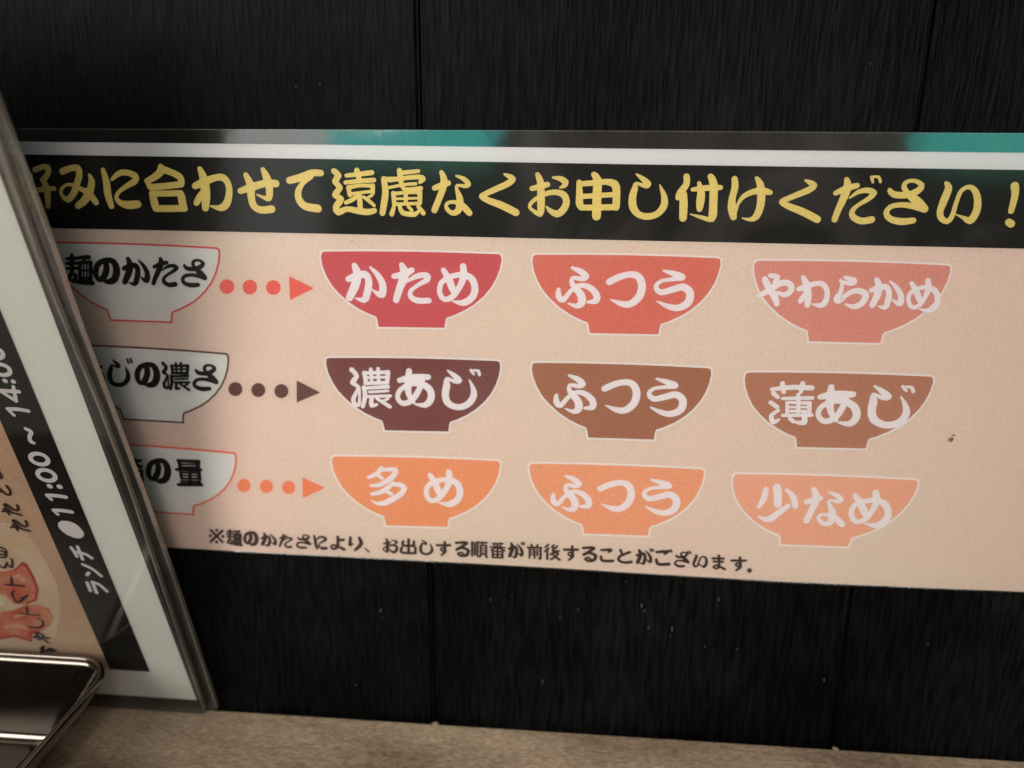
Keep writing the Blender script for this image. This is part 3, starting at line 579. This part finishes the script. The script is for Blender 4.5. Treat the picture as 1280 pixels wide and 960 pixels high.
part('tomato_slice', CD.poly(s3([(-160,190),(-60,165),(20,170),(62,160),(92,130),(112,140),(140,190),(158,240),(150,285),(110,300),(60,300),(20,260),(-60,260),(-160,280)], 0, 660, 3.2), .00058), M['tomato'], plo)
part('tomato_slice', CD.poly(s3([(-160,340),(0,330),(60,325),(110,300),(160,300),(200,320),(216,350),(205,385),(160,412),(130,420),(132,450),(60,432),(0,440),(-160,450)], 0, 660, 3.2), .00056), M['tomato'], plo)
part('cream_topping', CD.poly(s3([(-60,262),(5,262),(25,285),(20,305),(-60,320)], 0, 660, 3.2), .00062), M['cheese'], plo)
M['skin'] = mat('tomato_skin_print', (.50, .05, .035), .6, spec=.3, grain=.12); M['flesh'] = mat('tomato_flesh_print', (.80, .42, .27), .6, spec=.3, grain=.12)
def strip(a, b): return s3(a+b[::-1], 0, 660, 3.2)
for q_, m_ in (([[(62,160),(92,130),(112,140),(140,190),(158,240)],[(58,172),(90,142),(106,150),(132,196),(148,242)]], 'skin'), ([[(158,240),(150,285),(110,300)],[(149,243),(142,278),(108,292)]], 'skin'),
               ([[(160,412),(130,420),(132,450),(60,432),(0,440)],[(156,402),(122,410),(124,438),(60,422),(0,430)]], 'skin'), ([[(40,190),(80,180),(110,205)],[(44,202),(80,192),(100,214)]], 'flesh'),
               ([[(60,345),(110,330),(160,340)],[(64,356),(110,342),(154,350)]], 'flesh'), ([[(20,385),(70,378),(120,392)],[(22,396),(70,390),(116,402)]], 'flesh')):
    part('tomato_detail', CD.poly(strip(*q_), .00065), M[m_], plo)
def cs(ox, oy, s, sts): return [[(ox+x/s, oy+y/s, w_/s) for x, y, w_ in st] for st in sts]
def ring(cx, cy, a, b, rot, wd, n=16):
    c, s_ = math.cos(rot), math.sin(rot)
    return [(cx+a*math.cos(t)*c-b*math.sin(t)*s_, cy+a*math.cos(t)*s_+b*math.sin(t)*c, wd) for t in [2*math.pi*i/n for i in range(n+1)]]
def rt(sts, cx, cy, oy=680, hx=72, hy=50, wd=22):
    return cs(0, oy, 6, [[(cx-u*hx-r_*20, cy-r_*hy-u*8, wd) for r_, u in st] for st in sts])
def rk(ch, cx, cy, oy, hx, hy, wd):
    a, b, c, d = bbox(G[ch])
    return rt([[((x-(a+c)/2)/((c-a)/2), -(y-(b+d)/2)/((d-b)/2)) for x, y, _ in st] for st in G[ch]], cx, cy, oy, hx, hy, wd)
WH = [cs(0,540,6,[ring(302,195,68,38,.28,30)]), cs(0,540,6,[ring(355,317,68,38,.28,30)]), cs(0,540,6,[[(378,398,36),(382,400,36)],[(452,402,36),(456,403,36)]]),
      cs(0,540,6,[[(358,466,26),(430,470,28),(500,480,28)],[(360,470,22),(392,498,22)]]), cs(0,540,6,[[(408,578,26),(480,582,28),(545,592,28)],[(410,582,22),(440,610,22)]]),
      cs(0,540,6,[[(505,705,105),(540,722,125),(572,742,105)]]),
      cs(0,400,6,[[(200,808,26),(240,832,28),(228,872,26),(240,905,28),(262,915,22)]]), cs(0,400,6,[[(65,660,28),(140,662,28),(220,675,28)],[(68,664,22),(112,706,24)]]),
      cs(0,400,6,[[(5,522,28),(150,530,28)],[(8,524,24),(128,600,26)],[(128,598,26),(108,492,24)]]), cs(0,400,6,[[(44,448,32),(48,450,32)],[(106,454,32),(110,455,32)]]),
      cs(0,400,6,[ring(18,365,68,38,.28,30)]), cs(0,400,6,[ring(-35,240,68,38,.28,30)]),
      rt([[(.7,.85),(.1,.72),(-.6,.62)],[(-.95,.12),(.95,.12)],[(.05,.7),(.05,.1),(-.15,-.5),(-.6,-.95)]], 615, 60),
      rt([[(-.75,.65),(-.35,.35)],[(-.65,-.85),(.3,-.2),(.85,.65)]], 690, 192),
      rt([[(-.6,.85),(.6,.85)],[(-.85,.25),(.8,.25)],[(.8,.25),(.5,-.4),(-.4,-.95)]], 732, 318)]
part('lettering', letters(CD, WH, .00052, fat=1.0), M['white_ink'], bb)
HW = [cs(0,680,6,[[(222,612,12),(300,615,13),(330,595,12),(325,565,10),(285,548,9)]]), cs(0,680,6,[[(160,508,11),(298,524,12)],[(215,516,11),(208,460,11)]]),
      cs(0,680,6,[[(95,362,11),(140,425,12),(215,375,12)],[(215,375,10),(165,395,10)],[(95,362,10),(110,340,9)]]), cs(0,680,6,[[(48,292,12),(190,305,13)],[(98,295,12),(94,240,14)]]),
      cs(0,680,6,[[(0,150,11),(40,168,12),(60,130,11)],[(60,140,11),(95,165,12),(100,110,11),(88,100,9)]]), cs(0,680,6,[ring(10,40,48,26,.3,11)]),
      rk('や',322,690,680,68,36,13), cs(0,680,6,[[(315,770,14),(350,790,12)],[(330,755,12),(318,800,11)],[(360,790,11),(385,770,11),(392,795,11)],[(395,775,11),(425,790,12)]]),
      rk('た_',150,690,540,78,46,13), rk('た_',85,570,540,78,46,13), rk('と',28,420,540,62,42,13), rk('こ',-40,300,540,60,40,13),
      cs(0,540,6,[ring(18,905,40,24,.3,11)])]
part('handwriting', letters(CD, HW, .00072, fat=1.15), M['note_ink'], front)
# clear film over the card front
cf = edge_line(CD, FE)
part('clear_front', CD.poly([(-.168, .001), (cf(0)-.001, .001)]+[(cf(v)-.0002, v) for v in VV]+[(cf(.284)-.0003, .284), (-.168, .284)], .0011, px=False), M['card_film'], front)
def long_edge(S, root, E_):
    f_ = edge_line(S, E_); vs_ = [.003]+VV+[.284]
    bm = S.slab([(f_(v)+.0001, v) for v in vs_]+[(f_(v)-.00035, v) for v in vs_[::-1]], -.0006, .0012, px=False)
    part('film_edge', bm, M['film_edge'], root)
long_edge(CD, front, FE); long_edge(BK, back, BE)

# ------------------------------------------------------------------ stainless tray in the corner
tray = empty('metal_tray', (-.12, -.07, ZC), 'stainless steel tray with rolled rim and rounded corner in front of the menu card', 'tray')
HR = .033
def ray_at(x, y, z):
    d = R @ Vector(((x-640)/F, -(y-480)/F, -1)); return CAM+d*((z-CAM.z)/d.z)
yb = ray_at(80, 816, ZC+HR).y; xr = ray_at(80, 915, ZC+HR).x-.0028
xl = xr-.125; yf = yb-.098
def rrect(x0, x1, y0, y1, r, n=10):
    P = []
    for cx, cy, a0 in ((x1-r, y1-r, 0), (x0+r, y1-r, 90), (x0+r, y0+r, 180), (x1-r, y0+r, 270)):
        for i in range(n+1):
            a = math.radians(a0+90*i/n); P.append((cx+r*math.cos(a), cy+r*math.sin(a)))
    return P
ox, oy = -.12, -.07
def kx(d): return 1 if d < .003 else 1+1.6*min(1, (d-.003)/.005)
def sec(prof, r0):
    """sweep a cross-section (inset, z) round the rounded rectangle"""
    bm = bmesh.new(); rings = []
    for d, z in prof:
        rings.append([bm.verts.new((x-ox, y-oy, z)) for x, y in rrect(xl+d*kx(d), xr-d*kx(d), yf+d, yb-d, max(.001, r0-d))])
    for a, b in zip(rings, rings[1:]):
        m_ = len(a)
        for i in range(m_): bm.faces.new((a[i], a[(i+1) % m_], b[(i+1) % m_], b[i]))
    return bm, rings
rr = .0012
prof = [(rr, HR-.0018)]+[(rr+.0008, HR-.004), (.0078, .0055)]+[(.0080+.004*(1-math.cos(a)), .0046-.004*math.sin(a)) for a in [math.pi/2*i/6 for i in range(7)]]
bm, rings = sec(prof, .016); bm.faces.new(rings[-1])
prof2 = prof[::-1]
bmesh.ops.recalc_face_normals(bm, faces=bm.faces[:])
bm.faces.ensure_lookup_table(); max(bm.faces, key=lambda f: f.calc_area()).material_index = 1
body = obj('tray_body', bm, [M['steel'], M['steel_floor']], tray, True)
sd = body.modifiers.new('thickness', 'SOLIDIFY'); sd.thickness = .0006; sd.offset = 1
prof = [(rr-rr*math.cos(a), HR-rr+rr*math.sin(a)) for a in [2*math.pi*i/12 for i in range(13)]]
bm, rings = sec(prof, .016); bmesh.ops.remove_doubles(bm, verts=bm.verts[:], dist=1e-6); bmesh.ops.recalc_face_normals(bm, faces=bm.faces[:])
obj('rolled_rim', bm, M['steel'], tray, True)
